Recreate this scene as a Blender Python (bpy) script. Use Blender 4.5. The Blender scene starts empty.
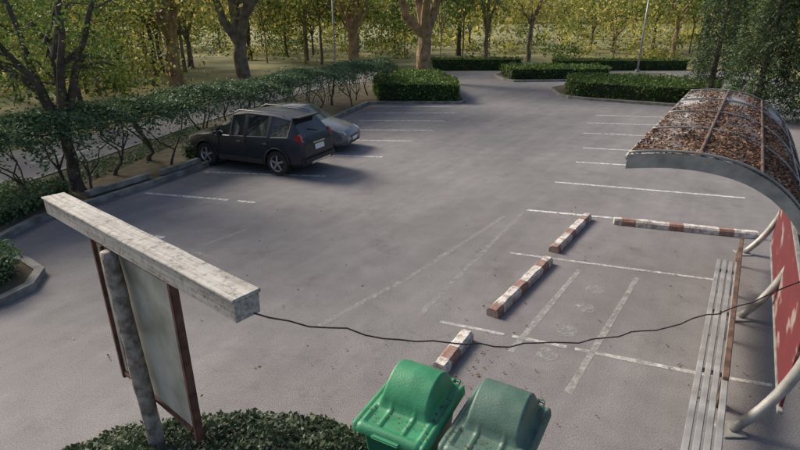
import bpy, bmesh, math, random
import numpy as np
from mathutils import Vector, Matrix
random.seed(7); RNG=np.random.default_rng(7)
S=bpy.context.scene
S.view_settings.view_transform='Standard'; S.view_settings.look='None'; S.view_settings.exposure=0
COL=S.collection

# ---------------------------------------------------------------- materials
def nt(name):
    m=bpy.data.materials.new(name); m.use_nodes=True
    t=m.node_tree; t.nodes.clear()
    o=t.nodes.new('ShaderNodeOutputMaterial')
    return m,t,o
def N(t,typ,**kw):
    n=t.nodes.new(typ)
    for k,v in kw.items(): setattr(n,k,v)
    return n
def ramp(t,stops):
    r=t.nodes.new('ShaderNodeValToRGB'); e=r.color_ramp.elements
    while len(e)>len(stops): e.remove(e[-1])
    while len(e)<len(stops): e.new(0.5)
    for i,(p,c) in enumerate(stops):
        e[i].position=p; e[i].color=(*c,1) if len(c)==3 else c
    return r
def rotscale(t,src,ang,sc):
    a=N(t,'ShaderNodeMapping'); a.inputs['Rotation'].default_value=(0,0,ang); t.links.new(src,a.inputs['Vector'])
    b=N(t,'ShaderNodeMapping'); b.inputs['Scale'].default_value=sc; t.links.new(a.outputs[0],b.inputs['Vector']); return b.outputs[0]
def mat(name,c1,c2,scale=5,rough=.6,bump=0,metal=0,detail=6,p=(.35,.65),bscale=None,coat=0,spec=.5):
    m,t,o=nt(name)
    tc=N(t,'ShaderNodeTexCoord'); n=N(t,'ShaderNodeTexNoise'); n.inputs['Scale'].default_value=scale; n.inputs['Detail'].default_value=detail
    t.links.new(tc.outputs['Object'],n.inputs['Vector'])
    r=ramp(t,[(p[0],c1),(p[1],c2)]); t.links.new(n.outputs['Fac'],r.inputs['Fac'])
    b=N(t,'ShaderNodeBsdfPrincipled'); b.inputs['Roughness'].default_value=rough; b.inputs['Metallic'].default_value=metal
    b.inputs['Coat Weight'].default_value=coat; b.inputs['Specular IOR Level'].default_value=spec
    t.links.new(r.outputs['Color'],b.inputs['Base Color'])
    if bump:
        n2=N(t,'ShaderNodeTexNoise'); n2.inputs['Scale'].default_value=bscale or scale*6; n2.inputs['Detail'].default_value=4
        t.links.new(tc.outputs['Object'],n2.inputs['Vector'])
        bp=N(t,'ShaderNodeBump'); bp.inputs['Strength'].default_value=bump; bp.inputs['Distance'].default_value=.02
        t.links.new(n2.outputs['Fac'],bp.inputs['Height']); t.links.new(bp.outputs['Normal'],b.inputs['Normal'])
    t.links.new(b.outputs['BSDF'],o.inputs['Surface'])
    return m
def leafmat(name,dark,mid,light,scale=.6,trans=.4):
    m,t,o=nt(name)
    tc=N(t,'ShaderNodeTexCoord'); n=N(t,'ShaderNodeTexNoise'); n.inputs['Scale'].default_value=scale; n.inputs['Detail'].default_value=3
    t.links.new(tc.outputs['Object'],n.inputs['Vector'])
    g=N(t,'ShaderNodeNewGeometry')
    a=N(t,'ShaderNodeMath',operation='MULTIPLY_ADD'); a.inputs[1].default_value=.5
    t.links.new(g.outputs['Random Per Island'],a.inputs[0])
    s=N(t,'ShaderNodeMath',operation='MULTIPLY_ADD'); s.inputs[1].default_value=1.5; s.inputs[2].default_value=-.5
    t.links.new(n.outputs['Fac'],s.inputs[0]); t.links.new(s.outputs[0],a.inputs[2])
    r=ramp(t,[(.1,dark),(.5,mid),(.95,light)]); t.links.new(a.outputs[0],r.inputs['Fac'])
    d=N(t,'ShaderNodeBsdfPrincipled'); d.inputs['Roughness'].default_value=.55; d.inputs['Specular IOR Level'].default_value=.25
    tr=N(t,'ShaderNodeBsdfTranslucent'); mx=N(t,'ShaderNodeMixShader'); mx.inputs[0].default_value=trans
    t.links.new(r.outputs['Color'],d.inputs['Base Color']); t.links.new(r.outputs['Color'],tr.inputs['Color'])
    t.links.new(d.outputs['BSDF'],mx.inputs[1]); t.links.new(tr.outputs['BSDF'],mx.inputs[2]); t.links.new(mx.outputs[0],o.inputs['Surface'])
    return m

def asphalt():
    m,t,o=nt('asphalt')
    tc=N(t,'ShaderNodeTexCoord')
    def noise(sc,det=5,rough=.6,vec=None):
        n=N(t,'ShaderNodeTexNoise'); n.inputs['Scale'].default_value=sc; n.inputs['Detail'].default_value=det; n.inputs['Roughness'].default_value=rough
        t.links.new(vec or tc.outputs['Object'],n.inputs['Vector']); return n
    a=noise(.20,6); b=noise(2.2,5); c=noise(70,2); st=noise(.9,8,.7)
    tr=noise(1,5,.6,rotscale(t,tc.outputs['Object'],math.radians(-58),(.16,1.5,1)))
    ra=ramp(t,[(.3,(.150,.143,.150)),(.7,(.222,.213,.220))]); t.links.new(a.outputs['Fac'],ra.inputs['Fac'])
    rb=ramp(t,[(.3,(.88,.88,.88)),(.7,(1.08,1.08,1.08))]); t.links.new(b.outputs['Fac'],rb.inputs['Fac'])
    rc=ramp(t,[(.3,(.62,.62,.62)),(.7,(1.36,1.36,1.36))]); t.links.new(c.outputs['Fac'],rc.inputs['Fac'])
    rs=ramp(t,[(.28,(.74,.73,.72)),(.44,(1,1,1))]); t.links.new(st.outputs['Fac'],rs.inputs['Fac'])
    rt=ramp(t,[(.35,(.90,.90,.90)),(.68,(1.10,1.10,1.09))]); t.links.new(tr.outputs['Fac'],rt.inputs['Fac'])
    vo=N(t,'ShaderNodeTexVoronoi',feature='DISTANCE_TO_EDGE'); vo.inputs['Scale'].default_value=.27
    wn=noise(1.3,5,.6); wm=N(t,'ShaderNodeMix',data_type='RGBA',blend_type='LINEAR_LIGHT'); wm.inputs[0].default_value=.35
    t.links.new(tc.outputs['Object'],wm.inputs[6]); t.links.new(wn.outputs['Color'],wm.inputs[7]); t.links.new(wm.outputs[2],vo.inputs['Vector'])
    rv=ramp(t,[(0,(.88,.875,.87)),(.004,(1,1,1))]); t.links.new(vo.outputs['Distance'],rv.inputs['Fac'])
    cur=ra.outputs['Color']
    for q in (rb,rc,rs,rt,rv):
        mx=N(t,'ShaderNodeMix',data_type='RGBA',blend_type='MULTIPLY'); mx.inputs[0].default_value=1
        t.links.new(cur,mx.inputs[6]); t.links.new(q.outputs['Color'],mx.inputs[7]); cur=mx.outputs[2]
    bs=N(t,'ShaderNodeBsdfPrincipled'); bs.inputs['Roughness'].default_value=.82; bs.inputs['Specular IOR Level'].default_value=.35
    t.links.new(cur,bs.inputs['Base Color'])
    bp=N(t,'ShaderNodeBump'); bp.inputs['Strength'].default_value=.5; bp.inputs['Distance'].default_value=.01
    t.links.new(c.outputs['Fac'],bp.inputs['Height']); t.links.new(bp.outputs['Normal'],bs.inputs['Normal'])
    t.links.new(bs.outputs['BSDF'],o.inputs['Surface']); return m
def worn(name,colour,lo,hi,scale=9,base=None):
    m,t,o=nt(name)
    tc=N(t,'ShaderNodeTexCoord'); n=N(t,'ShaderNodeTexNoise'); n.inputs['Scale'].default_value=scale; n.inputs['Detail'].default_value=8; n.inputs['Roughness'].default_value=.7
    t.links.new(tc.outputs['Object'],n.inputs['Vector'])
    r=ramp(t,[(lo,(0,0,0)),(hi,(1,1,1))]); t.links.new(n.outputs['Fac'],r.inputs['Fac'])
    b=N(t,'ShaderNodeBsdfPrincipled'); b.inputs['Base Color'].default_value=(*colour,1); b.inputs['Roughness'].default_value=.7
    tr=N(t,'ShaderNodeBsdfTransparent'); mx=N(t,'ShaderNodeMixShader')
    t.links.new(r.outputs['Color'],mx.inputs[0]); t.links.new(tr.outputs[0],mx.inputs[1]); t.links.new(b.outputs[0],mx.inputs[2]); t.links.new(mx.outputs[0],o.inputs['Surface'])
    return m

M={}
M['asphalt']=asphalt()
M['paint']=worn('worn_white_paint',(.62,.62,.61),.30,.58)
M['faint']=worn('faint_paint',(.38,.37,.37),.38,.76)
M['stain']=worn('ring_mark',(.34,.34,.34),.40,.70,14)
M['dirt']=mat('forest_floor',(.07,.09,.03),(.24,.21,.09),.25,.95,.6,bscale=8,p=(.38,.62))
M['soil']=mat('soil_litter',(.06,.05,.03),(.12,.10,.06),2.5,.95,.8,bscale=30)
M['kerb']=mat('kerb_concrete',(.13,.125,.115),(.29,.28,.26),3,.85,.5)
M['bark']=mat('bark',(.10,.08,.06),(.26,.20,.145),2.5,.9,1,bscale=14)
M['barkwarm']=mat('bark_warm',(.20,.125,.07),(.42,.29,.17),2.5,.9,1,bscale=10)
M['barkdark']=mat('bark_dark',(.05,.04,.032),(.13,.10,.08),4,.9,1,bscale=25)
M['vine']=leafmat('vine_leaves',(.045,.085,.04),(.11,.18,.085),(.22,.30,.16),1.0,.25)
M['hedge']=leafmat('hedge_leaves',(.04,.075,.015),(.10,.17,.035),(.22,.30,.07),1.5,.3)
M['dark']=leafmat('dark_leaves',(.03,.05,.026),(.07,.11,.052),(.14,.20,.095),.8,.3)
M['mid']=leafmat('mid_leaves',(.035,.07,.015),(.095,.15,.035),(.25,.31,.08),.35,.5)
M['yellow']=leafmat('painted_sunlit_leaves',(.10,.14,.035),(.32,.31,.075),(.74,.63,.22),.25,.6)  # warm sun glow painted into the leaf colour
M['cover']=leafmat('ground_cover_leaves',(.015,.03,.015),(.05,.08,.045),(.12,.16,.09),2,.25)
M['litter']=leafmat('leaf_litter',(.05,.025,.016),(.14,.075,.045),(.28,.18,.11),3,.1)
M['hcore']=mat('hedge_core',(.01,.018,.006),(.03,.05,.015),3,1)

# ---------------------------------------------------------------- mesh helpers
def link(o): COL.objects.link(o); return o
def mesh_obj(name,verts,faces,mats,midx=None,smooth=False,parent=None):
    me=bpy.data.meshes.new(name); me.from_pydata([tuple(v) for v in verts],[],faces); me.update()
    for m in (mats if isinstance(mats,(list,tuple)) else [mats]): me.materials.append(m)
    if midx is not None: me.polygons.foreach_set('material_index',midx)
    if smooth: me.polygons.foreach_set('use_smooth',[True]*len(me.polygons))
    o=link(bpy.data.objects.new(name,me))
    if parent: o.parent=parent
    return o
def empty(name,loc=(0,0,0),rz=0):
    e=link(bpy.data.objects.new(name,None)); e.location=loc; e.rotation_euler=(0,0,rz); e.empty_display_size=.2; return e
def box(name,c,d,m,parent=None,rot=(0,0,0),bevel=.01):
    bm=bmesh.new(); bmesh.ops.create_cube(bm,size=1)
    for v in bm.verts: v.co=Vector((v.co.x*d[0],v.co.y*d[1],v.co.z*d[2]))
    if bevel: bmesh.ops.bevel(bm,geom=bm.edges[:],offset=min(bevel,min(d)*.45),segments=2,affect='EDGES')
    me=bpy.data.meshes.new(name); bm.to_mesh(me); bm.free(); me.materials.append(m)
    o=link(bpy.data.objects.new(name,me)); o.location=c; o.rotation_euler=rot
    if parent: o.parent=parent
    return o
def frames(pts):
    out=[]; up=Vector((.13,.31,.94)).normalized()
    for i,p in enumerate(pts):
        a=pts[max(0,i-1)]; b=pts[min(len(pts)-1,i+1)]
        d=(Vector(b)-Vector(a)); d=d.normalized() if d.length>1e-6 else Vector((0,0,1))
        r=d.cross(up)
        if r.length<.15: r=d.cross(Vector((1,0,0)))
        r.normalize(); out.append((r,r.cross(d)))
    return out
def add_tube(V,F,pts,rad,n=8,rough=0):
    b=len(V); fr=frames(pts)
    for (p,(r,u),R) in zip(pts,fr,rad):
        for k in range(n):
            a=2*math.pi*k/n; rr=R*(1+rough*random.uniform(-1,1)); q=Vector(p)+r*math.cos(a)*rr+u*math.sin(a)*rr; V.append(tuple(q))
    for i in range(len(pts)-1):
        for k in range(n):
            F.append((b+i*n+k,b+i*n+(k+1)%n,b+(i+1)*n+(k+1)%n,b+(i+1)*n+k))
    F.append(tuple(b+k for k in range(n))[::-1]); F.append(tuple(b+(len(pts)-1)*n+k for k in range(n)))
def tube_obj(name,pts,rad,m,parent=None,n=10):
    V=[];F=[]; rad=rad if isinstance(rad,(list,tuple)) else [rad]*len(pts)
    add_tube(V,F,pts,rad,n); return mesh_obj(name,V,F,m,smooth=True,parent=parent)
def leaf_arrays(C,size,flat=0.0,aspect=.55,rng=RNG):
    n=len(C); C=np.asarray(C,dtype=float)
    a=rng.normal(size=(n,3)); a[:,2]*=(1-flat); a/=np.linalg.norm(a,axis=1)[:,None]+1e-9
    b=rng.normal(size=(n,3)); b[:,2]*=(1-flat)
    b-= (a*b).sum(1)[:,None]*a; b/=np.linalg.norm(b,axis=1)[:,None]+1e-9
    s=(size*rng.uniform(.6,1.4,n))[:,None]
    v=np.stack([C-a*s,C+b*s*aspect,C+a*s,C-b*s*aspect],1).reshape(-1,3)
    return v
def combo(name,V,F,C,size,mats,flat=0,aspect=.55,parent=None,smooth=True):
    """one mesh: solid part (mat 0) + leaf quads (mat 1)"""
    lv=leaf_arrays(C,size,flat,aspect) if len(C) else np.zeros((0,3))
    nv=len(V); allv=list(V)+lv.tolist()
    nl=len(lv)//4
    fs=list(F)+[(nv+4*i,nv+4*i+1,nv+4*i+2,nv+4*i+3) for i in range(nl)]
    return mesh_obj(name,allv,fs,mats,[0]*len(F)+[1]*nl,parent=parent)
def sheet(name,poly,z,m): return mesh_obj(name,[(x,y,z) for x,y in poly],[tuple(range(len(poly)))],m)

# ---------------------------------------------------------------- ground
R=600
ground=mesh_obj('ground',[(-R,-R,-.02),(R,-R,-.02),(R,R,-.02),(-R,R,-.02)],[(0,1,2,3)],M['dirt'])
outer=[(-20,-8),(-16,9),(-13.6,17),(-12.1,20.9),(-10.5,27.8),(-8.6,36),(-6.5,48),(30,47.5),(29,37),(22,30),(19,22),(14,14),(14,-8)]
sheet('asphalt_parking_lot',outer,0,M['asphalt'])

def island(name,poly,h=.13,w=.15,top=None):
    """raised kerb ring with soil inside"""
    n=len(poly); P=[Vector((x,y)) for x,y in poly]
    area=sum(P[i].x*P[(i+1)%n].y-P[(i+1)%n].x*P[i].y for i in range(n))
    if area<0: P.reverse()
    I=[]
    for i in range(n):
        d1=(P[i]-P[i-1]).normalized(); d2=(P[(i+1)%n]-P[i]).normalized()
        n1=Vector((-d1.y,d1.x)); n2=Vector((-d2.y,d2.x)); b=(n1+n2).normalized(); I.append(P[i]+b*w/max(.5,b.dot(n1)))
    V=[(p.x,p.y,0) for p in P]+[(p.x,p.y,h) for p in P]+[(p.x,p.y,h) for p in I]+[(p.x,p.y,h-.03) for p in I]
    F=[];mi=[]
    for i in range(n):
        j=(i+1)%n
        F+=[(i,j,n+j,n+i),(n+i,n+j,2*n+j,2*n+i),(2*n+i,2*n+j,3*n+j,3*n+i)]; mi+=[0,0,0]
    F.append(tuple(3*n+i for i in range(n))); mi.append(1)
    return mesh_obj(name,V,F,[M['kerb'],top or M['soil']],mi)
verge=[(-8.1,9.5),(-8.05,10.85),(-7.41,12.15),(-6.48,14.1),(-3.2,23.1),(-1.7,28.4),(3.2,28.4),(3.6,29),(3.6,31),(3.0,37.5),(2.0,38.6),(-2,38.6),(-4.6,36),(-6.3,31),(-8.6,22.4),(-9.7,16.4),(-10.4,12.94),(-11.5,9.5)]
island('kerbed_verge',verge)
island('kerbed_verge',[(-10,6.4),(-6.7,6.8),(-6.25,7.2),(-6.1,7.7),(-6.3,8.3),(-6.9,8.75),(-8,9.0),(-10,9.1)])
island('kerbed_verge',[(9.4,31.6),(9.7,30.6),(10.6,29.8),(14.6,27.3),(16,27.2),(22,31),(21,35),(11,36.2),(9.8,35)])
island('kerbed_verge',[(7.7,40),(8.3,39.1),(16,39.8),(22,40.8),(22,44.5),(8.3,45),(7.6,43.5)])
for (x1,y1,x2,y2) in [(-7.75,12.25,-6.95,13.9),(-6.75,14.2,-6.2,15.6)]:
    L=math.hypot(x2-x1,y2-y1); box('concrete_ledge',((x1+x2)/2,(y1+y2)/2,.2),(L,.20,.14),M['kerb'],None,(0,0,math.atan2(y2-y1,x2-x1)),.02)

def stripes(name,segs,w,m,z=.004):
    V=[];F=[]
    for (x1,y1,x2,y2) in segs:
        d=Vector((x2-x1,y2-y1)); L=d.length; d.normalize(); nn=Vector((-d.y,d.x))*w/2
        k=max(1,int(L/.5)); b=len(V)
        for i in range(k+1):
            p=Vector((x1,y1))+d*L*i/k; j=random.uniform(.85,1.1)
            V.append((p.x+nn.x*j,p.y+nn.y*j,z)); V.append((p.x-nn.x*j,p.y-nn.y*j,z))
        for i in range(k): F.append((b+2*i,b+2*i+1,b+2*i+3,b+2*i+2))
    return mesh_obj(name,V,F,m)
stripes('parking_bay_markings',[
 (3.02,11.63,5.4,10.93),(4.32,13.93,8.76,12.53),(5.6,16.13,8.4,15.4),
 (6.46,18.1,9.3,17.4),(7.32,20.7,10.3,20.0),(8.2,22.9,11.6,22.3),(9.3,24.9,12.4,24.3),
 (-6.66,12.94,-4.32,12.37),(-4.05,12.3,-3.58,12.17),(-5.8,14.96,-2.17,14.5),(-2.9,17.08,-.59,16.79),(-2.4,19.45,.45,19.2),
 (-2.1,21.35,1.36,21.25),(-1.9,23.45,2.01,23.35),(-1.6,25.5,2.67,25.5),(-1.4,27.55,2.7,27.55),(-6.8,10.55,-4.9,9.95),
 (-11.6,15.9,-10.6,18.6),(-11,21,-10.4,23)],.11,M['paint'])
stripes('parking_bay_markings',[(2.13,9.18,5.47,8.06),(.6,6.71,1.5,6.37),(1.6,6.33,2.3,6.06),(2.4,6.02,3.77,5.5),(3.77,5.5,4.6,5.25)],.075,worn('nearly_worn_paint',(.56,.56,.55),.32,.64),.0045)
stripes('worn_bay_dividers',[(3.25,8.45,1.5,5.95),(4.15,8.13,2.03,5.11)],.09,worn('half_worn_paint',(.45,.45,.44),.34,.76),.0045)
stripes('worn_line_marks',[(2.9,11.5,1.6,9.2),(1.6,9.2,.3,6.9),(2.4,11.2,.2,8.2),(.2,8.2,-1.2,6.6),(-3.9,9.6,-3.3,10.4),(-3.5,8.9,-4.1,9.3)],.10,M['faint'],.003)
V=[];F=[]
for (cx,cy) in [(3.26,7.7),(2.9,7.11),(2.43,6.46),(1.99,5.9)]:
    b=len(V)
    for k in range(28):
        a=2*math.pi*k/28; V.append((cx+.15*math.cos(a),cy+.15*math.sin(a),.0035))
    F.append(tuple(b+k for k in range(28)))
mesh_obj('round_pavement_patches',V,F,M['stain'])

C=[]
for i in range(480):
    if random.random()<.5: x,y=random.uniform(-3,6),random.uniform(3.5,12)
    else: x,y=random.uniform(-8,10),random.uniform(5,30)
    C.append((x,y,.02))
for i in range(700):
    t=random.random(); C.append((-8+5*t+abs(random.gauss(0,.3)),11+12*t+random.uniform(-.4,.4),.02))
for i in range(150): C.append((random.gauss(.9,.4),random.gauss(5.0,.6),.02))
combo('fallen_leaves',[],[],C,.019,[M['litter'],M['litter']],flat=.9)

# ---------------------------------------------------------------- wheel stops
def stop_mat():
    m,t,o=nt('wheel_stop_paint')
    tc=N(t,'ShaderNodeTexCoord'); sx=N(t,'ShaderNodeSeparateXYZ'); t.links.new(tc.outputs['Object'],sx.inputs[0])
    mm=N(t,'ShaderNodeMath',operation='MULTIPLY'); mm.inputs[1].default_value=1/0.95; t.links.new(sx.outputs['X'],mm.inputs[0])
    fr=N(t,'ShaderNodeMath',operation='FRACT'); t.links.new(mm.outputs[0],fr.inputs[0])
    gt=N(t,'ShaderNodeMath',operation='GREATER_THAN'); gt.inputs[1].default_value=.70; t.links.new(fr.outputs[0],gt.inputs[0])
    mx=N(t,'ShaderNodeMix',data_type='RGBA'); mx.inputs[6].default_value=(.62,.59,.56,1); mx.inputs[7].default_value=(.25,.13,.10,1)
    t.links.new(gt.outputs[0],mx.inputs[0])
    n=N(t,'ShaderNodeTexNoise'); n.inputs['Scale'].default_value=8; n.inputs['Detail'].default_value=9; n.inputs['Roughness'].default_value=.78
    t.links.new(tc.outputs['Object'],n.inputs['Vector']); r=ramp(t,[(.46,(0,0,0)),(.59,(1,1,1))]); t.links.new(n.outputs['Fac'],r.inputs['Fac'])
    m2=N(t,'ShaderNodeMix',data_type='RGBA'); t.links.new(r.outputs['Color'],m2.inputs[0]); t.links.new(mx.outputs[2],m2.inputs[6]); m2.inputs[7].default_value=(.27,.23,.205,1)
    b=N(t,'ShaderNodeBsdfPrincipled'); b.inputs['Roughness'].default_value=.8; t.links.new(m2.outputs[2],b.inputs['Base Color']); t.links.new(b.outputs[0],o.inputs['Surface'])
    bp=N(t,'ShaderNodeBump'); bp.inputs['Strength'].default_value=.6; bp.inputs['Distance'].default_value=.01; t.links.new(n.outputs['Fac'],bp.inputs['Height']); t.links.new(bp.outputs['Normal'],b.inputs['Normal'])
    return m
M['stop']=stop_mat()
for (x1,y1,x2,y2) in [(2.98,9.2,4.25,11.05),(1.4,6.85,2.75,8.75),(.5,5.5,.95,6.28),(4.75,10.78,7.4,9.95)]:
    L=math.hypot(x2-x1,y2-y1); k=16
    V=[];F=[]; prof=[(-.1,0),(-.095,.09),(-.06,.13),(.06,.13),(.095,.09),(.1,0)]
    for i in range(k+1):
        x=-L/2+L*i/k
        for (py,pz) in prof: V.append((x,py+random.uniform(-.006,.006),pz+random.uniform(-.007,.005)*(pz>0)))
    n=6
    for i in range(k):
        for j in range(n-1): F.append((i*n+j,i*n+j+1,(i+1)*n+j+1,(i+1)*n+j))
    F.append(tuple(range(n))); F.append(tuple(k*n+j for j in range(n))[::-1])
    o=mesh_obj('wheel_stop',V,F,M['stop']); o.location=((x1+x2)/2,(y1+y2)/2,.003); o.rotation_euler=(0,0,math.atan2(y2-y1,x2-x1))
    bm=bmesh.new(); bm.from_mesh(o.data); bmesh.ops.recalc_face_normals(bm,faces=bm.faces); bm.to_mesh(o.data); bm.free()

# ---------------------------------------------------------------- hedges
def hedge(name,poly,h,n_per_m2,size,m=None,z0=.1,rough=.06):
    P=[Vector((x,y)) for x,y in poly]; n=len(P); cen=sum(P,Vector((0,0)))/n
    ins=[p+(cen-p).normalized()*.12 for p in P]
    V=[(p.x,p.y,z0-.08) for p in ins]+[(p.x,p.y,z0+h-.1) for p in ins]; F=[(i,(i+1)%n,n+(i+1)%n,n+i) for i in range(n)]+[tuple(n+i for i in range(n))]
    C=[]
    for i in range(n):
        a,b=P[i],P[(i+1)%n]; L=(b-a).length; k=int(L*h*n_per_m2)
        for _ in range(k):
            t=random.random(); z=random.random()**.9; q=a.lerp(b,t); nn=(q-cen).normalized()
            off=random.gauss(-.05,rough)+.05*math.sin(q.x*2.3+q.y*1.7+z*3)
            C.append((q.x+nn.x*off,q.y+nn.y*off,z0+z*h))
    xs=[p.x for p in P]; ys=[p.y for p in P]
    def inside(x,y):
        c=False; j=n-1
        for i in range(n):
            if (P[i].y>y)!=(P[j].y>y) and x<(P[j].x-P[i].x)*(y-P[i].y)/(P[j].y-P[i].y)+P[i].x: c=not c
            j=i
        return c
    A=(max(xs)-min(xs))*(max(ys)-min(ys))
    for _ in range(int(A*n_per_m2)):
        x=random.uniform(min(xs),max(xs)); y=random.uniform(min(ys),max(ys))
        if inside(x,y): C.append((x,y,z0+h+random.gauss(-.02,rough)+.05*math.sin(x*1.9)*math.cos(y*2.1)))
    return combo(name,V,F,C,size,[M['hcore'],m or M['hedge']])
hedge('clipped_hedge',[(-1.2,28.9),(3.2,28.9),(3.3,31),(2.6,37),(1,37.6),(-1.2,36),(-1.6,32)],.95,110,.075)
hedge('clipped_hedge',[(9.9,31.6),(10.2,30.8),(14.8,28),(16.5,28.2),(19,31.5),(15,35),(11,35.4)],.85,80,.08)
hedge('clipped_hedge',[(8.2,40.0),(15.8,40.6),(16,44),(8.2,44.2)],.8,60,.09)
hedge('clipped_hedge',[(2.8,48.6),(11,48.9),(11,50.5),(2.8,50.2)],.9,50,.10)
hedge('clipped_hedge',[(14,48.6),(26,48.9),(26,50.5),(14,50.2)],.8,50,.10)
hedge('clipped_hedge',[(-9,7.0),(-6.9,7.1),(-6.5,7.5),(-6.5,8.0),(-7.0,8.5),(-9,8.7)],.5,500,.035,M['vine'])
hedge('low_hedge',[(-11,10.2),(-8.5,10.2),(-8.35,11.3),(-8.2,12.5),(-9.8,12.6),(-10.7,12.0)],.35,380,.045,M['vine'])
hedge('low_hedge',[(-6.9,16.2),(-6.3,16.0),(-4.5,21),(-5.1,21.4)],.45,260,.05,M['vine'],rough=.12)
hedge('low_hedge',[(-9.6,13.2),(-8.6,13.2),(-7.6,21),(-8.5,21.2)],.06,200,.05,M['vine'],rough=.07)

# ---------------------------------------------------------------- vine arbor
cl=[(-10.3,9.0),(-9.3,11.2),(-8.4,13.2),(-7.4,15.5),(-6.1,18.7),(-4.9,22),(-3.6,25.5),(-2.2,29),(-1.0,32.5)]
def clp(t):
    t=max(0,min(.9999,t))*(len(cl)-1); i=int(t); f=t-i
    a=Vector(cl[i]); b=Vector(cl[i+1]); d=(b-a).normalized(); return a.lerp(b,f),Vector((-d.y,d.x))
V=[];F=[];C=[]
for i in range(84000):
    t=random.random(); p,nn=clp(t)
    hw=1.08+.12*math.sin(t*37)+.1*math.sin(t*91); q=random.uniform(-1,1); s=hw*q
    zc=1.80+.36*(1-q*q)+.06*math.sin(t*31)+.05*math.sin(t*77+s*3)
    zz=zc-abs(random.gauss(0,.10))*(1+.5*math.sin(t*53+s*2))
    if abs(q)>.75: zz-=abs(random.gauss(0,.17))*(1.1+math.sin(t*120))
    if random.random()<.04: zz-=abs(random.gauss(0,.3))
    if random.random()<.04: zz+=abs(random.gauss(0,.10))
    C.append((p.x+nn.x*s+random.gauss(0,.05),p.y+nn.y*s+random.gauss(0,.05),zz))
for k in range(14):
    t=(k+.3)/14; p,nn=clp(t)
    for sgn in ((-.45,.5) if k%2 else (.15,)):
        bx=p+nn*sgn+Vector((random.gauss(0,.08),random.gauss(0,.08))); ax,ay=random.gauss(0,.12),random.gauss(0,.12)
        r0=random.uniform(.03,.06); kn=(bx.x+ax,bx.y+ay,random.uniform(.35,.7))
        add_tube(V,F,[(bx.x,bx.y,.05),(bx.x+ax*.3,bx.y+ay*.3,.25),kn],[r0*1.5,r0*1.1,r0],7,.1)
        for q in range(random.choice((2,3,4))):
            tp=(bx.x+random.gauss(0,.5),bx.y+random.gauss(0,.6),1.85)
            def lp(f,j): return (kn[0]+(tp[0]-kn[0])*f+random.gauss(0,j),kn[1]+(tp[1]-kn[1])*f+random.gauss(0,j),kn[2]+(tp[2]-kn[2])*f)
            add_tube(V,F,[kn,lp(.25,.07),lp(.5,.09),lp(.75,.07),tp],[r0*.75,r0*.6,r0*.5,r0*.4,r0*.25],6,.1)
        for q in range(80):
            z=random.random()**.5*1.6
            C.append((bx.x+random.gauss(0,.08+.22*z),bx.y+random.gauss(0,.08+.22*z),.15+z))
for sgn in (-.6,0,.6):
    pts=[]
    for i in range(30):
        p,nn=clp(i/29); pts.append((p.x+nn.x*sgn,p.y+nn.y*sgn,1.70))
    add_tube(V,F,pts,[.02]*30,6)
combo('vine_arbor',V,F,C,.044,[M['barkdark'],M['vine']],flat=.35)

# ---------------------------------------------------------------- trees
def tree(name,x,y,h,r,fork,nl,spread,nleaf,size,lm,bm_,zmin=0,clump=.9,lean=(0,0),sub=4,rs=None,droop=0,limbs=None):
    rd=random.Random(rs if rs is not None else random.random())
    V=[];F=[];C=[]
    top=Vector((x+lean[0],y+lean[1],fork)); base=Vector((x,y,-.05))
    pts=[];rad=[]
    for i in range(6):
        t=i/5; p=base.lerp(top,t)+Vector((rd.gauss(0,r*.18),rd.gauss(0,r*.18),0))*(t>0)
        pts.append(tuple(p)); rad.append(r*(1.35 if i==0 else 1.08-.28*t))
    add_tube(V,F,pts,rad,10,.04)
    top=Vector(pts[-1]); ends=[]
    dirs=limbs or [(2*math.pi*(k+rd.uniform(-.25,.25))/nl,rd.uniform(.6,1.1)*spread,rd.uniform(.75,1)*h) for k in range(nl)]
    for (a,sp,hh) in dirs:
        e=Vector((x+math.cos(a)*sp,y+math.sin(a)*sp,hh))
        lp=[];lr=[]; n=7
        for i in range(n):
            t=i/(n-1); q=top.lerp(e,t); q.z=top.z+(e.z-top.z)*(t**.85); q+=Vector((rd.gauss(0,1),rd.gauss(0,1),rd.gauss(0,.5)))*(.04*sp if 0<i else 0)
            lp.append(q); lr.append(r*.62*(1-.82*t)+.012)
        add_tube(V,F,lp,lr,8,.04)
        for s in range(sub):
            i=rd.randint(2,n-2); st=lp[i]; b=a+rd.uniform(-1.3,1.3); ln=sp*rd.uniform(.35,.75)
            en=st+Vector((math.cos(b)*ln,math.sin(b)*ln,ln*rd.uniform(-.2,.8)-droop))
            md=st.lerp(en,.5)+Vector((rd.gauss(0,.12),rd.gauss(0,.12),rd.uniform(0,.3)))
            add_tube(V,F,[st,md,en],[lr[i]*.55,lr[i]*.38,.012],6,.04)
            ends+=[en,md.lerp(en,.5)]
        ends+=[lp[-1],lp[-2],lp[-3]]
    cc=[]
    for e in ends:
        for _ in range(2): cc.append(e+Vector((rd.gauss(0,clump),rd.gauss(0,clump),rd.gauss(0,clump*.6))))
    per=max(1,nleaf//len(cc))
    for c in cc:
        s=clump*rd.uniform(.35,.75)
        for _ in range(per):
            p=(c.x+rd.gauss(0,s),c.y+rd.gauss(0,s),c.z+rd.gauss(0,s*.6)-abs(rd.gauss(0,droop)))
            if p[2]>zmin: C.append(p)
    return combo(name,V,F,C,size,[bm_,lm])
tree('broadleaf_tree',-8.35,12.9,6.6,.155,1.5,7,2.6,10500,.045,M['mid'],M['barkdark'],2.15,.55,lean=(-.1,.1),sub=7,rs=3,
     limbs=[(2.6,1.9,5.8),(3.3,2.6,5.6),(1.5,1.2,6.2),(.5,1.7,5.6),(-.3,1.1,5.9),(2.0,2.2,4.6),(4.2,1.6,5.0)])
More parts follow.
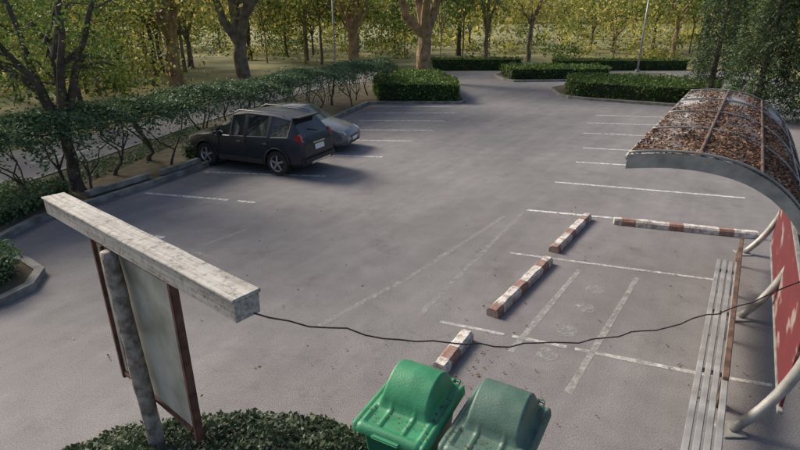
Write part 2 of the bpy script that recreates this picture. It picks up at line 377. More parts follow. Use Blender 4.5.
tree('broadleaf_tree',-14.8,17.5,7,.14,1.8,6,2.6,7000,.055,M['mid'],M['barkdark'],1.4,.7,sub=5,rs=9)
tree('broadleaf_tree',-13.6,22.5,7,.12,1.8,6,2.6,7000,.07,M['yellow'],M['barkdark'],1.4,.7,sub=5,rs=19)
tree('rain_tree',-8.9,30.5,11,.42,2.9,5,5,7000,.12,M['yellow'],M['bark'],3.4,1.2,rs=21,
     limbs=[(3.0,4.5,9),(2.2,1.8,10),(.3,3.4,10),(1.2,2.2,11),(-.8,3,8)])
tree('rain_tree',1.7,39.2,13,.55,3.1,5,6,6500,.14,M['mid'],M['barkwarm'],4.9,1.3,rs=22,
     limbs=[(3.1,5.5,9.5),(2.5,2.2,11),(.1,3.2,10),(.9,4,12),(-1.2,4,10)])
tree('rain_tree',-15,36,12,.5,3,5,5,6000,.14,M['yellow'],M['barkwarm'],2.6,1.3,rs=23)
tree('rain_tree',-4.5,52,12,.5,3,5,5,6000,.15,M['yellow'],M['barkwarm'],2.6,1.3,rs=24)
def weeping(name,x,y,h,rad,n,rs,zb=.15):
    rd=random.Random(rs); V=[];F=[];C=[]
    add_tube(V,F,[(x,y,0),(x+.05,y,h*.5),(x,y,h)],[.16,.11,.03],8)
    strands=int(n/60)
    for s in range(strands):
        a=rd.uniform(0,2*math.pi); zt=h*(1-rd.random()**.9*.9); R0=rad*(.35+.65*(1-zt/h)**.5)*rd.uniform(.3,1.1)
        ln=rd.uniform(.8,2.2); bx=x+math.cos(a)*R0; by=y+math.sin(a)*R0
        if s%4==0: add_tube(V,F,[(x,y,zt*.97),(x+math.cos(a)*R0*.6,y+math.sin(a)*R0*.6,zt+.15),(bx,by,zt-.3)],[.03,.02,.01],5)
        for k in range(60):
            t=rd.random(); w=.06+.12*t
            z=zt-ln*t
            if z>zb: C.append((bx+math.cos(a)*.25*t+rd.gauss(0,w),by+math.sin(a)*.25*t+rd.gauss(0,w),z+rd.gauss(0,.06)))
    return combo(name,V,F,C,.085,[M['barkdark'],M['dark']],aspect=.3)
weeping('weeping_mast_tree',15.9,23.6,7.5,1.45,16000,1)
weeping('weeping_mast_tree',18.2,22.4,7.5,1.8,19000,2)
weeping('weeping_mast_tree',16.0,27.6,8,1.25,11000,5,1.2)
rdm=random.Random(11)
for i in range(84):
    for _ in range(40):
        y=rdm.uniform(51,92); x=rdm.uniform(-1.05,1.05)*y*.85
        if y<54 and -7<x<28: continue
        break
    thin=i>=50
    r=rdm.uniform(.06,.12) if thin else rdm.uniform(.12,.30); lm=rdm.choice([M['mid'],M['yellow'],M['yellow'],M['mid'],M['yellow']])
    tree('forest_tree',x,y,rdm.uniform(8,14),r,rdm.uniform(2.2,5),4,rdm.uniform(2.5,4),1300 if thin else 1900,.18,lm,rdm.choice([M['bark'],M['barkwarm'],M['barkdark']]),rdm.uniform(1.5,4.2),1.4,sub=2,rs=i+100,droop=.7)
for i in range(18):
    x=rdm.uniform(-34,-15.5); y=rdm.uniform(20,50)
    if y<24: x-=2
    tree('forest_tree',x,y,rdm.uniform(7,12),rdm.uniform(.08,.2),rdm.uniform(1.8,4),4,3,3000,.12,rdm.choice([M['yellow'],M['yellow'],M['mid']]),rdm.choice([M['bark'],M['barkdark'],M['barkwarm']]),1.3,1.3,sub=3,rs=i+300,droop=.7)
def under(name,n,xr,yr,zmax,size,m,seed,sc=1,per=100):
    rd=random.Random(seed); C=[]
    for k in range(n//per):
        y=rd.uniform(*yr); x=rd.uniform(*xr)*(y/yr[1]); z=rd.random()**1.3*zmax; s=rd.uniform(.4,1.3)*sc
        for _ in range(per): 
            zz=z+rd.gauss(0,s*.6)
            if zz>0: C.append((x+rd.gauss(0,s),y+rd.gauss(0,s),zz))
    return combo(name,[],[],C,size,[m,m])
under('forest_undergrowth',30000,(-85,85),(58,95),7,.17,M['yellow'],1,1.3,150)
under('forest_undergrowth',24000,(-85,85),(60,95),8,.17,M['mid'],2,1.3,150)
under('forest_undergrowth',12000,(-62,-24),(26,54),1.6,.12,M['mid'],3)
under('forest_undergrowth',9000,(-62,-22),(30,54),3,.13,M['yellow'],8)
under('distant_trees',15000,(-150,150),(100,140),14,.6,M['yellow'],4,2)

# ---------------------------------------------------------------- foreground ground cover
C=[];V=[];F=[]
for i in range(22000):
    a=random.uniform(0,2*math.pi); rr=math.sqrt(random.random()); x=-1.66+2.08*rr*math.cos(a); y=3.6+1.05*rr*math.sin(a)
    hh=.46*(1-rr**3)+.05; z=hh*(random.random()**.4)+.06*math.sin(x*9)*math.cos(y*8)
    C.append((x+random.gauss(0,.03),y+random.gauss(0,.03),max(.02,z)))
for i in range(40):
    x=random.uniform(-2.8,-.6); y=random.uniform(3.1,4.0); add_tube(V,F,[(x,y,0),(x+random.gauss(0,.03),y,.15),(x+random.gauss(0,.05),y+random.gauss(0,.05),.28)],[.008,.006,.003],5)
combo('ground_cover_shrub',V,F,C,.029,[M['barkdark'],M['cover']],flat=.3)

# ---------------------------------------------------------------- notice board
def board_mat():
    m,t,o=nt('weathered_white_board')
    tc=N(t,'ShaderNodeTexCoord')
    n=N(t,'ShaderNodeTexNoise'); n.inputs['Scale'].default_value=1; n.inputs['Detail'].default_value=6; t.links.new(rotscale(t,tc.outputs['Object'],math.radians(39.2),(1.2,34,34)),n.inputs['Vector'])
    n2=N(t,'ShaderNodeTexNoise'); n2.inputs['Scale'].default_value=15; n2.inputs['Detail'].default_value=9; n2.inputs['Roughness'].default_value=.78; t.links.new(tc.outputs['Object'],n2.inputs['Vector'])
    r=ramp(t,[(.3,(.25,.24,.225)),(.65,(.43,.42,.40))]); t.links.new(n.outputs['Fac'],r.inputs['Fac'])
    r2=ramp(t,[(.36,(.40,.37,.33)),(.50,(1,1,1))]); t.links.new(n2.outputs['Fac'],r2.inputs['Fac'])
    mx=N(t,'ShaderNodeMix',data_type='RGBA',blend_type='MULTIPLY'); mx.inputs[0].default_value=1; t.links.new(r.outputs[0],mx.inputs[6]); t.links.new(r2.outputs[0],mx.inputs[7])
    b=N(t,'ShaderNodeBsdfPrincipled'); b.inputs['Roughness'].default_value=.85; t.links.new(mx.outputs[2],b.inputs['Base Color'])
    bp=N(t,'ShaderNodeBump'); bp.inputs['Strength'].default_value=.5; bp.inputs['Distance'].default_value=.01; t.links.new(n2.outputs['Fac'],bp.inputs['Height']); t.links.new(bp.outputs[0],b.inputs['Normal'])
    t.links.new(b.outputs[0],o.inputs['Surface']); return m
M['wpaint']=board_mat()
M['brownframe']=mat('brown_frame',(.05,.02,.015),(.13,.055,.04),8,.6,.3)
M['panel']=mat('panel_back',(.20,.21,.175),(.40,.41,.37),2.5,.6,.1)
M['postp']=mat('flaked_post',(.13,.105,.085),(.33,.30,.27),12,.85,.8,p=(.36,.62),bscale=30)
nb=empty('notice_board')
A0=Vector((-.99,2.95,0)); B0=Vector((-3.50,4.995,0)); D=(B0-A0).normalized(); ang=math.atan2(D.y,D.x); LB=(B0-A0).length; Nn=Vector((-D.y,D.x,0))
if Nn.y>0: Nn=-Nn
def bp_(s,z,off=0): p=A0+D*LB*s+Nn*off; return (p.x,p.y,z)
def bent_beam(name,s0,s1,z,w,h,m):
    V=[];F=[];k=16
    for i in range(k+1):
        s=s0+(s1-s0)*i/k
        for (oy,oz) in ((-w/2,-h/2),(w/2,-h/2),(w/2,h/2),(-w/2,h/2)):
            V.append(bp_(s,z+oz+random.uniform(-.003,.003),oy+random.uniform(-.003,.003)))
    for i in range(k):
        for j in range(4): F.append((i*4+j,i*4+(j+1)%4,(i+1)*4+(j+1)%4,(i+1)*4+j))
    F.append((0,1,2,3)); F.append((k*4+3,k*4+2,k*4+1,k*4))
    o=mesh_obj(name,V,F,m,parent=nb); bm=bmesh.new(); bm.from_mesh(o.data); bmesh.ops.recalc_face_normals(bm,faces=bm.faces); bm.to_mesh(o.data); bm.free()
    b=o.modifiers.new('b','BEVEL'); b.width=.006; b.limit_method='ANGLE'; return o
bent_beam('roof_beam',0,1,2.46,.19,.15,M['wpaint'])
bent_beam('roof_lip',-.004,1.004,2.55,.215,.024,M['wpaint'])
box('panel',bp_(.525,1.58),(1.28,.03,1.44),M['panel'],nb,(0,0,ang),.004)
for s in (.31,.74): box('frame_side',bp_(s,1.55),(.05,.07,1.6),M['brownframe'],nb,(0,0,ang),.008)
box('frame_inner',bp_(.67,1.58,.035),(.035,.03,1.44),M['brownframe'],nb,(0,0,ang),.006)
box('frame_top',bp_(.525,2.325),(1.28,.066,.05),M['brownframe'],nb,(0,0,ang),.008)
box('frame_bottom',bp_(.525,.83),(1.28,.066,.05),M['brownframe'],nb,(0,0,ang),.008)
V=[];F=[]; P=[];rd_=[]
for i in range(14):
    f=i/13; P.append(bp_(.50+.07*f+random.gauss(0,.0015),2.37*f,.12-.02*f)); rd_.append(.078-.01*f+random.gauss(0,.002))
add_tube(V,F,P,rd_,14,.04); mesh_obj('post',V,F,M['postp'],smooth=True,parent=nb)

# ---------------------------------------------------------------- overhead wire
M['wire']=mat('wire_black',(.02,.012,.012),(.06,.03,.03),20,.6)
a=Vector((-1.0,2.97,2.42)); b=Vector((4.0,4.42,1.98)); pts=[]
for i in range(41):
    m=i/40; p=a.lerp(b,m); p.z-=4*.50*m*(1-m)+.012*math.sin(m*40)+.01*math.sin(m*91); p.y+=.012*math.sin(m*63); pts.append(p)
tube_obj('overhead_wire',pts,.006,M['wire'],n=6)

# ---------------------------------------------------------------- wheelie bins
M['rubber']=mat('rubber',(.015,.015,.015),(.03,.03,.03),5,.8)
def bin_(loc,rz,c1,c2,cb):
    ml=mat('bin_lid_plastic',c1,c2,5,.5,.15,p=(.3,.7),bscale=60); mb=mat('bin_body_plastic',tuple(k*.8 for k in cb),cb,3,.5)
    e=empty('wheelie_bin',loc,rz); W,Dp=.70,.92
    V=[];F=[]; lv=[(0.06,.44,.56),(.5,.52,.70),(.93,.58,.80),(.93,.65,.88),(.98,.65,.88)]
    rings=[]
    for (z,w,d) in lv:
        c=.05; w/=2; d/=2; ring=[(-w+c,-d),(w-c,-d),(w,-d+c),(w,d-c),(w-c,d),(-w+c,d),(-w,d-c),(-w,-d+c)]
        rings.append(len(V)); V+=[(x,y,z) for x,y in ring]
    for i in range(len(lv)-1):
        for k in range(8): F.append((rings[i]+k,rings[i]+(k+1)%8,rings[i+1]+(k+1)%8,rings[i+1]+k))
    F.append(tuple(range(8))[::-1]); mesh_obj('body',V,F,mb,parent=e)
    nx,ny=44,56; V=[];F=[]
    def sm(a,b,x):
        t=max(0,min(1,(x-a)/(b-a))); return t*t*(3-2*t)
    for j in range(ny+1):
        for i in range(nx+1):
            u=-1+2*i/nx; v=-1+2*j/ny
            z=1.0+.028*sm(1.0,.90,abs(u))*sm(1.0,.93,abs(v))
            hx=sm(.72,.60,abs(u)); vv=(v-.27)/.62
            if abs(vv)<1: z+=.27*hx*max(0,1-abs(vv)**2.0)**.6*(1-.06*abs(u))
            z-=.018*sm(.74,.68,abs(u))*sm(-.88,-.82,v)*sm(-.36,-.42,v)
            z+=.02*sm(.05,.03,abs(abs(u)-.32))*sm(-.86,-.8,v)*sm(-.30,-.36,v)
            if .80<abs(u)<.90: z-=.014
            cr=.06; x=u*W/2; y=v*Dp/2
            ex=max(0,abs(x)-(W/2-cr)); ey=max(0,abs(y)-(Dp/2-cr)); rr=math.hypot(ex,ey)
            if rr>cr: x=math.copysign(W/2-cr+ex/rr*cr,x); y=math.copysign(Dp/2-cr+ey/rr*cr,y)
            V.append((x,y,z))
    n1=nx+1
    for j in range(ny):
        for i in range(nx): F.append((j*n1+i,j*n1+i+1,(j+1)*n1+i+1,(j+1)*n1+i))
    edge=[i for i in range(n1)]+[j*n1+nx for j in range(1,ny+1)]+[ny*n1+i for i in range(nx-1,-1,-1)]+[j*n1 for j in range(ny-1,0,-1)]
    b=len(V)
    for q in edge: V.append((V[q][0]*1.012,V[q][1]*1.012,.955))
    m=len(edge)
    for k in range(m): F.append((edge[k],b+k,b+(k+1)%m,edge[(k+1)%m]))
    mesh_obj('lid',V,F,ml,parent=e,smooth=True)
    for sx in (-1,1):
        tube_obj('hinge_lug',[(sx*.20,.46,.99),(sx*.20,.51,.99),(sx*.20,.52,.95)],.018,ml,e,8)
        tube_obj('wheel',[(sx*.24,.36,.10),(sx*.31,.36,.10)],.10,M['rubber'],e,20)
    tube_obj('handle',[(-.26,.44,.96),(-.26,.53,.98),(.26,.53,.98),(.26,.44,.96)],.016,mb,e,8)
    box('front_lip',(0,-.475,.985),(.26,.05,.022),ml,e)
    C=[(random.uniform(-.3,.3),random.uniform(-.42,-.2),1.035) for _ in range(24)]+[(random.choice((-1,1))*.29+random.gauss(0,.02),random.uniform(-.4,.4),1.035) for _ in range(30)]
    combo('lid_leaf_litter',[],[],C,.012,[M['litter'],M['litter']],flat=.9,parent=e)
    return e
rb=math.atan2(-.47,.88)
bin_((.10,3.74,0),rb,(.020,.17,.078),(.045,.26,.13),(.015,.12,.065))
bin_((.82,3.46,0),rb-.03,(.05,.11,.085),(.095,.165,.13),(.03,.08,.065))

# ---------------------------------------------------------------- shelter
M['galv']=mat('grey_steel',(.20,.20,.195),(.36,.355,.34),6,.5,.15,metal=.2)
M['galvlt']=mat('aluminium_plank',(.25,.25,.255),(.44,.44,.445),3,.45,.15,metal=.3)
M['rust']=mat('rust_purlin',(.06,.035,.028),(.15,.095,.075),6,.8,.3)
M['roofsheet']=mat('weathered_roof_sheet',(.15,.125,.11),(.42,.41,.40),2.2,.55,.3,p=(.4,.62))
sh=empty('bus_shelter')
Pn=Vector((2.19,4.88,0)); Pf=Vector((5.2,9.54,0)); RD=Vector((.94,-.25,0)).normalized(); AX=(Pf-Pn)
arc=[(0,2.93),(.38,2.96),(.76,2.93),(1.09,2.83),(1.40,2.63),(1.65,2.34),(1.86,1.97),(1.97,1.55),(1.98,1.15),(1.88,.7),(1.70,.3),(1.48,0)]
def arcpt(t,k,dz=0):
    k=max(0,min(len(arc)-1.0001,k)); i=int(k); f=k-i
    def P(j): return arc[max(0,min(len(arc)-1,j))]
    out=[]
    for c in (0,1):
        p0,p1,p2,p3=P(i-1)[c],P(i)[c],P(i+1)[c],P(i+2)[c]
        out.append(.5*((2*p1)+(-p0+p2)*f+(2*p0-5*p1+4*p2-p3)*f*f+(-p0+3*p1-3*p2+p3)*f**3))
    q=Pn+AX*t+RD*out[0]; return Vector((q.x,q.y,out[1]+dz))
for t in (0,.5,1):
    pts=[arcpt(t,k*.33) for k in range(34)]; tube_obj('curved_rib',pts,[.035+.020*min(1,k/12) for k in range(34)],M['galv'],sh,10)
    q=arcpt(t,11); box('base_plate',(q.x,q.y,.012),(.26,.26,.02),M['galv'],sh)
V=[];F=[]; nk,nt_=30,40
for a_ in range(nt_+1):
    for k in range(nk+1):
        p=arcpt(a_/nt_*1.02-.01,6.2*k/nk,.07+.012*math.sin(a_*1.1)); V.append(p)
for a_ in range(nt_):
    for k in range(nk): F.append((a_*(nk+1)+k,(a_+1)*(nk+1)+k,(a_+1)*(nk+1)+k+1,a_*(nk+1)+k+1))
mesh_obj('roof_sheet',V,F,M['roofsheet'],smooth=True,parent=sh)
for k in (0,1.6,3.2,4.8,6): tube_obj('purlin',[arcpt(i/10,k,.10 if k else .05) for i in range(11)],.018 if k else .032,M['galv'] if k in (0,4.8) else M['rust'],sh,8)
for t in (.0,.25,.5,.75,1.0): tube_obj('roof_strap',[arcpt(t,k*.25,.10) for k in range(25)],.014,M['galv'],sh,6)
V=[];F=[]
for k in range(31):
    p=arcpt(-.012,6.2*k/30); V+= [p+Vector((0,0,.085)),p+Vector((0,0,-.05))]
for k in range(30): F.append((2*k,2*k+1,2*k+3,2*k+2))
mesh_obj('fascia',V,F,M['galv'],smooth=True,parent=sh)
C=[]
for i in range(32000):
    t=random.random(); k=random.random()**.85*5.6
    den=.5+.5*math.sin(t*9+k*1.3+1)*math.cos(k*1.9-t*5)
    if random.random()>den*.8+.75*(.72-t): continue
    p=arcpt(t,k,.082+abs(random.gauss(0,.012))); C.append(tuple(p))
combo('roof_leaf_litter',[],[],C,.019,[M['litter'],M['litter']],flat=.7,parent=sh)
def banner_mat():
    m,t,o=nt('red_banner')
    tc=N(t,'ShaderNodeTexCoord'); v=N(t,'ShaderNodeTexNoise'); v.inputs['Scale'].default_value=1.4; v.inputs['Detail'].default_value=4; t.links.new(rotscale(t,tc.outputs['Object'],0,(1,1,2.5)),v.inputs['Vector'])
    r=ramp(t,[(.0,(.07,.01,.013)),(.58,(.12,.015,.02)),(.66,(.24,.19,.175)),(1,(.30,.27,.25))]); t.links.new(v.outputs['Fac'],r.inputs['Fac'])
    b=N(t,'ShaderNodeBsdfPrincipled'); b.inputs['Roughness'].default_value=.6; t.links.new(r.outputs['Color'],b.inputs['Base Color']); t.links.new(b.outputs[0],o.inputs['Surface']); return m
bm_=banner_mat(); an=math.atan2(AX.y,AX.x)
c=Pn+AX*.5+RD*1.90
box('banner',(c.x,c.y,.86),(AX.length*.97,.03,1.02),bm_,sh,(0,0,an),.004)
for z in (.31,1.41): box('banner_rail',(c.x,c.y,z),(AX.length*.99,.05,.05),M['galv'],sh,(0,0,an),.006)

bn=empty('metal_bench'); f0=Vector((2.62,3.45,0)); f1=Vector((5.49,7.87,0)); d=(f1-f0); L=d.length; d.normalize(); an2=math.atan2(d.y,d.x); nn=Vector((d.y,-d.x,0)); mid=(f0+f1)/2
for i,o_ in enumerate((-.13,-.043,.043,.13)):
    q=mid+nn*o_; box('seat_plank',(q.x,q.y,.44+.008*(i%2)),(L,.066,.045),M['galvlt'],bn,(0,0,an2),.008)
for s in (.06,.35,.65,.94):
    q=f0+d*L*s
    box('cross_bar',(q.x,q.y,.39),(.05,.32,.04),M['galv'],bn,(0,0,an2),.004)
    for o_ in (-.13,.13):
        r_=q+nn*o_; box('leg',(r_.x,r_.y,.185),(.04,.04,.37),M['galv'],bn,(0,0,an2),.004)
rl=empty('brown_steel_rail'); g0=Vector((3.62,4.75,0)); g1=Vector((6.25,8.75,0)); q=(g0+g1)/2; dd=g1-g0
box('rail',(q.x,q.y,.46),(dd.length,.06,.10),M['rust'],rl,(0,0,math.atan2(dd.y,dd.x)),.008)
for s in (.03,.5,.97):
    p=g0.lerp(g1,s); box('stub_post',(p.x,p.y,.205),(.05,.05,.41),M['rust'],rl,(0,0,0),.006)

def lamp(x,y,h):
    e=empty('street_lamp',(x,y,0)); tube_obj('pole',[(0,0,0),(0,0,h*.5),(0,0,h)],[.09,.07,.05],M['galvlt'],e); tube_obj('arm',[(0,0,h),(.3,0,h+.25),(1.1,0,h+.35)],.035,M['galvlt'],e,8); box('lamp_head',(1.35,0,h+.34),(.6,.22,.1),M['galvlt'],e,(0,0,0),.03); box('base',(0,0,.12),(.3,.3,.24),M['kerb'],e)
lamp(20.6,46.9,7); lamp(-5.2,43.5,7.5)
sg=empty('roadside_sign',(15.2,18.6,0)); tube_obj('post',[(0,0,0),(0,0,1.8)],.035,M['galvlt'],sg,8); box('sign_face',(0,-.05,1.35),(.35,.03,.9),mat('sign_white',(.6,.6,.6),(.75,.75,.75),3,.5),sg)

# ---------------------------------------------------------------- cars
def wheel(parent,x,y,r,w,side):
    e=bpy.data.objects.new('wheel',None); link(e); e.parent=parent; e.location=(x,y,r); e.empty_display_size=.1
    prof=[(-.5,.66),(-.5,.93),(-.4,1),(.4,1),(.5,.93),(.5,.66)]
    V=[];F=[];n=28
    for k in range(n):
        a=2*math.pi*k/n
        for (o,rr) in prof: V.append((math.cos(a)*rr*r,o*w,math.sin(a)*rr*r))
    m=len(prof)
    for k in range(n):
        for j in range(m-1): F.append((k*m+j,k*m+j+1,((k+1)%n)*m+j+1,((k+1)%n)*m+j))
    mesh_obj('tyre',V,F,M['rubber'],parent=e)
    V=[];F=[]
    for k in range(n):
        a=2*math.pi*k/n; V+=[(math.cos(a)*.68*r,side*w*.48,math.sin(a)*.68*r),(math.cos(a)*.6*r,side*w*.30,math.sin(a)*.6*r)]
    for k in range(n): F.append((2*k,2*k+1,2*((k+1)%n)+1,2*((k+1)%n)))
    mesh_obj('rim',V,F,M['alloy'],parent=e); 
    V=[(math.cos(2*math.pi*k/n)*.62*r,side*w*.22,math.sin(2*math.pi*k/n)*.62*r) for k in range(n)]; mesh_obj('brake_disc',V,[tuple(range(n))],M['darkpl'],parent=e)
    for k in range(5):
        a=2*math.pi*k/5+.3; box('spoke',(math.cos(a)*.33*r,side*w*.40,math.sin(a)*.33*r),(.62*r,.03,.17*r),M['alloy'],e,(0,-a,0),.01)
    tube_obj('hub',[(0,side*w*.3,0),(0,side*w*.46,0)],.14*r,M['alloy'],e,12)
M['alloy']=mat('alloy',(.36,.36,.37),(.46,.46,.47),5,.35,metal=.6)
M['darkpl']=mat('dark_plastic',(.02,.02,.02),(.035,.035,.035),8,.6)
M['glass']=mat('tinted_glass',(.012,.015,.017),(.02,.024,.027),2,.05,spec=.8)
M['chrome']=mat('bright_trim',(.5,.5,.5),(.6,.6,.6),5,.2,metal=.9)
M['redl']=mat('tail_lamp_red',(.30,.01,.01),(.45,.03,.02),9,.15,coat=.8)
M['clear']=mat('headlamp_clear',(.45,.47,.48),(.65,.67,.68),20,.1,coat=1)
M['plate']=mat('plate_white',(.65,.65,.62),(.8,.8,.78),30,.5)
def car(name,loc,rz,st,glass_side,glass_top,paint,wheels,r,ww=.21):
    e=empty(name,loc,rz)
    bm=bmesh.new(); G=[]
    for (x,hw,zb,zbelt,wr,zr,zc) in st:
        zs=zb+.10; zm=(zs+zbelt)/2+.04
        half=[(0,zb),(hw*.86,zb),(hw*.97,zs),(hw*1.0,zm),(hw*.965,zbelt),(wr,zr),(wr*.55,zr+(zc-zr)*.8),(0,zc)]
        col=[bm.verts.new((x,y,z)) for (y,z) in half]
        colm=[bm.verts.new((x,-y,z)) if y>0 else col[i] for i,(y,z) in enumerate(half)]
        G.append((col,colm))
    R_=len(half); gf=[]
    for i in range(len(st)-1):
        for side in (0,1):
            a=G[i][side]; b=G[i+1][side]
            for j in range(R_-1):
                vs=[a[j],b[j],b[j+1],a[j+1]]
                if side: vs.reverse()
                try: f=bm.faces.new(vs)
                except ValueError: continue
                f.smooth=True
                if (j==4 and i in glass_side) or (j in (5,6) and i in glass_top): gf.append(f)
    for idx in (0,-1):
        a,b=G[idx]; vs=a+[v for v in reversed(b[1:-1])]
        bm.faces.new(vs if idx==-1 else vs[::-1])
    bmesh.ops.recalc_face_normals(bm,faces=bm.faces[:])
    sidef=[f for f in gf if abs(f.normal.y)>.6]; topf=[f for f in gf if f not in sidef]
    bmesh.ops.inset_individual(bm,faces=sidef,thickness=.035,depth=-.008)
    for f in sidef: f.material_index=1
    for sgn in (1,-1):
        reg=[f for f in topf if f.normal.x*sgn>0]
        if reg:
            bmesh.ops.inset_region(bm,faces=reg,thickness=.045,depth=-.006)
            for f in reg: f.material_index=1
    me=bpy.data.meshes.new('body'); bm.to_mesh(me); bm.free()
    me.materials.append(paint); me.materials.append(M['glass']); me.materials.append(M['darkpl'])
    o=link(bpy.data.objects.new('body',me))
    V=[];F=[]
    for (wx,) in wheels:
        for sg_ in (-1,1):
            hw=.93; add_tube(V,F,[(wx,sg_*(hw-.34),r*1.02),(wx,sg_*(hw+.2),r*1.02)],[r*1.17]*2,28)
    cut=mesh_obj('cutter',V,F,M['darkpl']); 
    b2=bmesh.new(); b2.from_mesh(cut.data); bmesh.ops.recalc_face_normals(b2,faces=b2.faces[:]); b2.to_mesh(cut.data); b2.free()
    md=o.modifiers.new('b','BOOLEAN'); md.object=cut; md.operation='DIFFERENCE'; md.solver='EXACT'
    dg=bpy.context.evaluated_depsgraph_get(); dg.update(); nm=bpy.data.meshes.new_from_object(o.evaluated_get(dg)); o.modifiers.clear(); o.data=nm
    bpy.data.objects.remove(cut); o.parent=e
    bv=o.modifiers.new('bev','BEVEL'); bv.width=.03; bv.segments=3; bv.limit_method='ANGLE'; bv.angle_limit=math.radians(25)
    for (wx,) in wheels:
        for sg_ in (-1,1):
            hwm=max(s[1] for s in st); wheel(e,wx,sg_*(hwm-ww/2-.01),r,ww,sg_)
            pts=[(wx+math.cos(a)*r*1.2,sg_*(hwm+.0),r*1.02+math.sin(a)*r*1.2) for a in [math.radians(q) for q in range(-10,191,12)]]
            tube_obj('arch_trim',pts,.022,M['darkpl'] if name=='parked_suv' else paint,e,6)
    return e
M['suvp']=mat('charcoal_paint',(.018,.022,.032),(.022,.027,.038),1,.38,coat=.15,spec=.35)
M['sedp']=mat('mid_grey_paint',(.10,.106,.118),(.12,.126,.138),1,.25,coat=.7)
suv=[(-2.20,.72,.42,.86,.62,.92,.94),(-2.13,.86,.30,1.00,.72,1.10,1.12),(-1.72,.91,.27,1.12,.58,1.56,1.62),(-1.12,.92,.25,1.09,.62,1.65,1.71),(-1.02,.92,.25,1.085,.63,1.66,1.72),
 (-.27,.92,.25,1.05,.64,1.68,1.74),(-.18,.92,.25,1.045,.64,1.68,1.74),(.36,.92,.25,1.02,.61,1.60,1.66),(1.08,.91,.25,1.00,.70,1.08,1.13),(1.65,.89,.26,.95,.66,1.02,1.07),(2.04,.82,.32,.83,.58,.90,.96),(2.20,.66,.40,.70,.45,.76,.80)]
sc=car('parked_suv',(-4.36,15.95,0.0),math.atan2(.42,-.907),suv,{2,4,6,7},{1,7},M['suvp'],[(-1.32,),(1.33,)],.36)
for sg_ in (-1,1):
    tube_obj('roof_rail',[(-1.5,sg_*.60,1.64),(-1.4,sg_*.60,1.735),(.1,sg_*.61,1.75),(.3,sg_*.60,1.67)],.016,M['galv'],sc,8)
    box('tail_lamp',(-2.03,sg_*.735,1.07),(.20,.19,.28),M['redl'],sc,(0,.4,0),.04)
    box('mirror',(.62,sg_*1.0,1.10),(.16,.2,.14),M['suvp'],sc,(0,0,0),.04)
    box('side_cladding',(0,sg_*.915,.37),(1.7,.03,.16),M['darkpl'],sc,(0,0,0),.012)
    for xx in (-.95,.0): box('door_handle',(xx,sg_*.925,.90),(.17,.03,.035),M['chrome'],sc,(0,0,0),.01)
    for xx in (-.22,.78,-1.02): box('door_seam',(xx,sg_*.9165,.72),(.012,.012,.55),M['darkpl'],sc,(0,0,0),0)
    box('head_lamp',(2.03,sg_*.62,.78),(.22,.3,.16),M['clear'],sc,(0,0,-sg_*.4),.04)
    box('reflector',(-2.17,sg_*.62,.50),(.04,.2,.05),M['redl'],sc)
box('rear_bumper',(-2.17,0,.46),(.16,1.60,.24),M['darkpl'],sc,(0,0,0),.05)
box('bumper_skid',(-2.235,0,.40),(.06,1.0,.10),M['chrome'],sc,(0,0,0),.02)
box('number_plate',(-2.215,0,.80),(.02,.46,.15),M['plate'],sc,(0,.1,0),.004)
box('plate_trim',(-2.19,0,.93),(.04,.6,.05),M['chrome'],sc,(0,.1,0),.012)
box('rear_spoiler',(-1.80,0,1.62),(.28,1.08,.035),M['suvp'],sc,(0,0.1,0),.015)
box('rear_wiper',(-2.02,.05,1.26),(.02,.4,.02),M['darkpl'],sc,(.3,.6,0),.004)
sed=[(-2.15,.68,.36,.80,.55,.90,.92),(-2.0,.83,.26,.88,.64,1.00,1.03),(-1.55,.87,.2,.92,.66,1.05,1.08),(-.85,.88,.2,.93,.54,1.38,1.42),(-.2,.88,.2,.92,.56,1.43,1.475),(-.12,.88,.2,.92,.56,1.43,1.475),
 (.35,.88,.2,.91,.55,1.40,1.45),(1.12,.87,.2,.88,.66,.95,.99),(1.65,.84,.2,.80,.60,.86,.90),(2.02,.76,.24,.64,.52,.71,.74),(2.16,.60,.3,.50,.42,.56,.58)]
sd=car('parked_sedan',(-3.66,18.55,0),math.atan2(-.28,.96),sed,{2,3,5,6},{2,6},M['sedp'],[(-1.28,),(1.32,)],.325,.2)
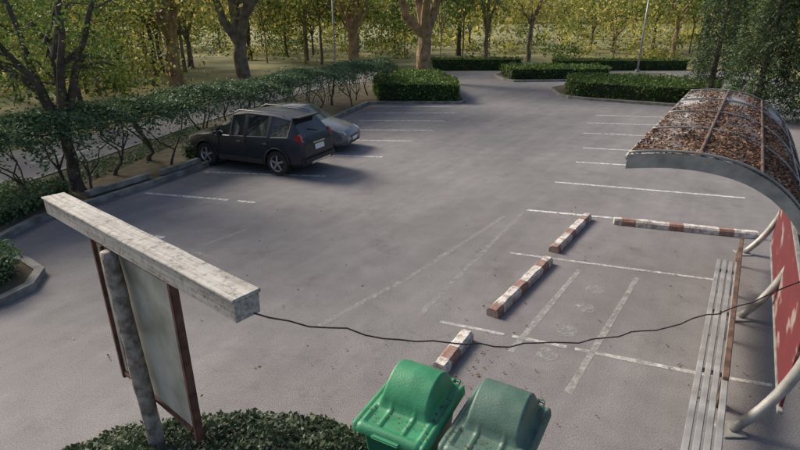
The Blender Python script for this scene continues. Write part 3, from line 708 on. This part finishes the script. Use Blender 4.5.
for sg_ in (-1,1):
    box('head_lamp',(1.93,sg_*.60,.64),(.34,.22,.13),M['clear'],sd,(0,.25,-sg_*.45),.04)
    box('mirror',(.72,sg_*.97,.97),(.15,.19,.12),M['sedp'],sd,(0,0,0),.04)
    box('tail_lamp',(-2.05,sg_*.66,.82),(.15,.3,.16),M['redl'],sd,(0,0,sg_*.3),.03)
    box('fog_lamp',(2.06,sg_*.55,.36),(.08,.14,.08),M['clear'],sd,(0,0,-sg_*.3),.02)
box('grille',(2.12,0,.50),(.08,.80,.12),M['darkpl'],sd,(0,.2,0),.02)
box('lower_intake',(2.13,0,.33),(.08,.95,.12),M['darkpl'],sd,(0,0,0),.02)
box('grille_trim',(2.14,0,.575),(.04,.7,.02),M['chrome'],sd,(0,.2,0),.006)
box('number_plate',(2.18,0,.43),(.02,.42,.12),M['plate'],sd,(0,0,0),.004)

# ---------------------------------------------------------------- light
EL=math.radians(35); AZ=math.radians(-55)
sv=Vector((math.sin(AZ)*math.cos(EL),math.cos(AZ)*math.cos(EL),math.sin(EL)))
sl=bpy.data.lights.new('sun','SUN'); sl.energy=5.0; sl.angle=math.radians(20); sl.color=(1,.90,.74)
so=link(bpy.data.objects.new('sun',sl)); so.rotation_euler=sv.to_track_quat('Z','Y').to_euler(); so.location=(0,0,30)
w=bpy.data.worlds.new('World'); S.world=w; w.use_nodes=True; t=w.node_tree; t.nodes.clear()
sk=t.nodes.new('ShaderNodeTexSky'); sk.sky_type='NISHITA'; sk.sun_disc=False; sk.sun_elevation=EL; sk.sun_rotation=AZ; sk.dust_density=4; sk.air_density=1
bg=t.nodes.new('ShaderNodeBackground'); bg.inputs['Strength'].default_value=.15; oo=t.nodes.new('ShaderNodeOutputWorld')
t.links.new(sk.outputs[0],bg.inputs[0]); t.links.new(bg.outputs[0],oo.inputs[0])

# ---------------------------------------------------------------- camera
cd=bpy.data.cameras.new('camera'); cam=link(bpy.data.objects.new('camera',cd)); cam.location=(0,0,4.2)
cam.rotation_euler=(math.radians(90-21.5),0,0); cd.sensor_width=36; cd.lens=520/800*36; cd.clip_end=2000; cd.clip_start=.05
S.camera=cam
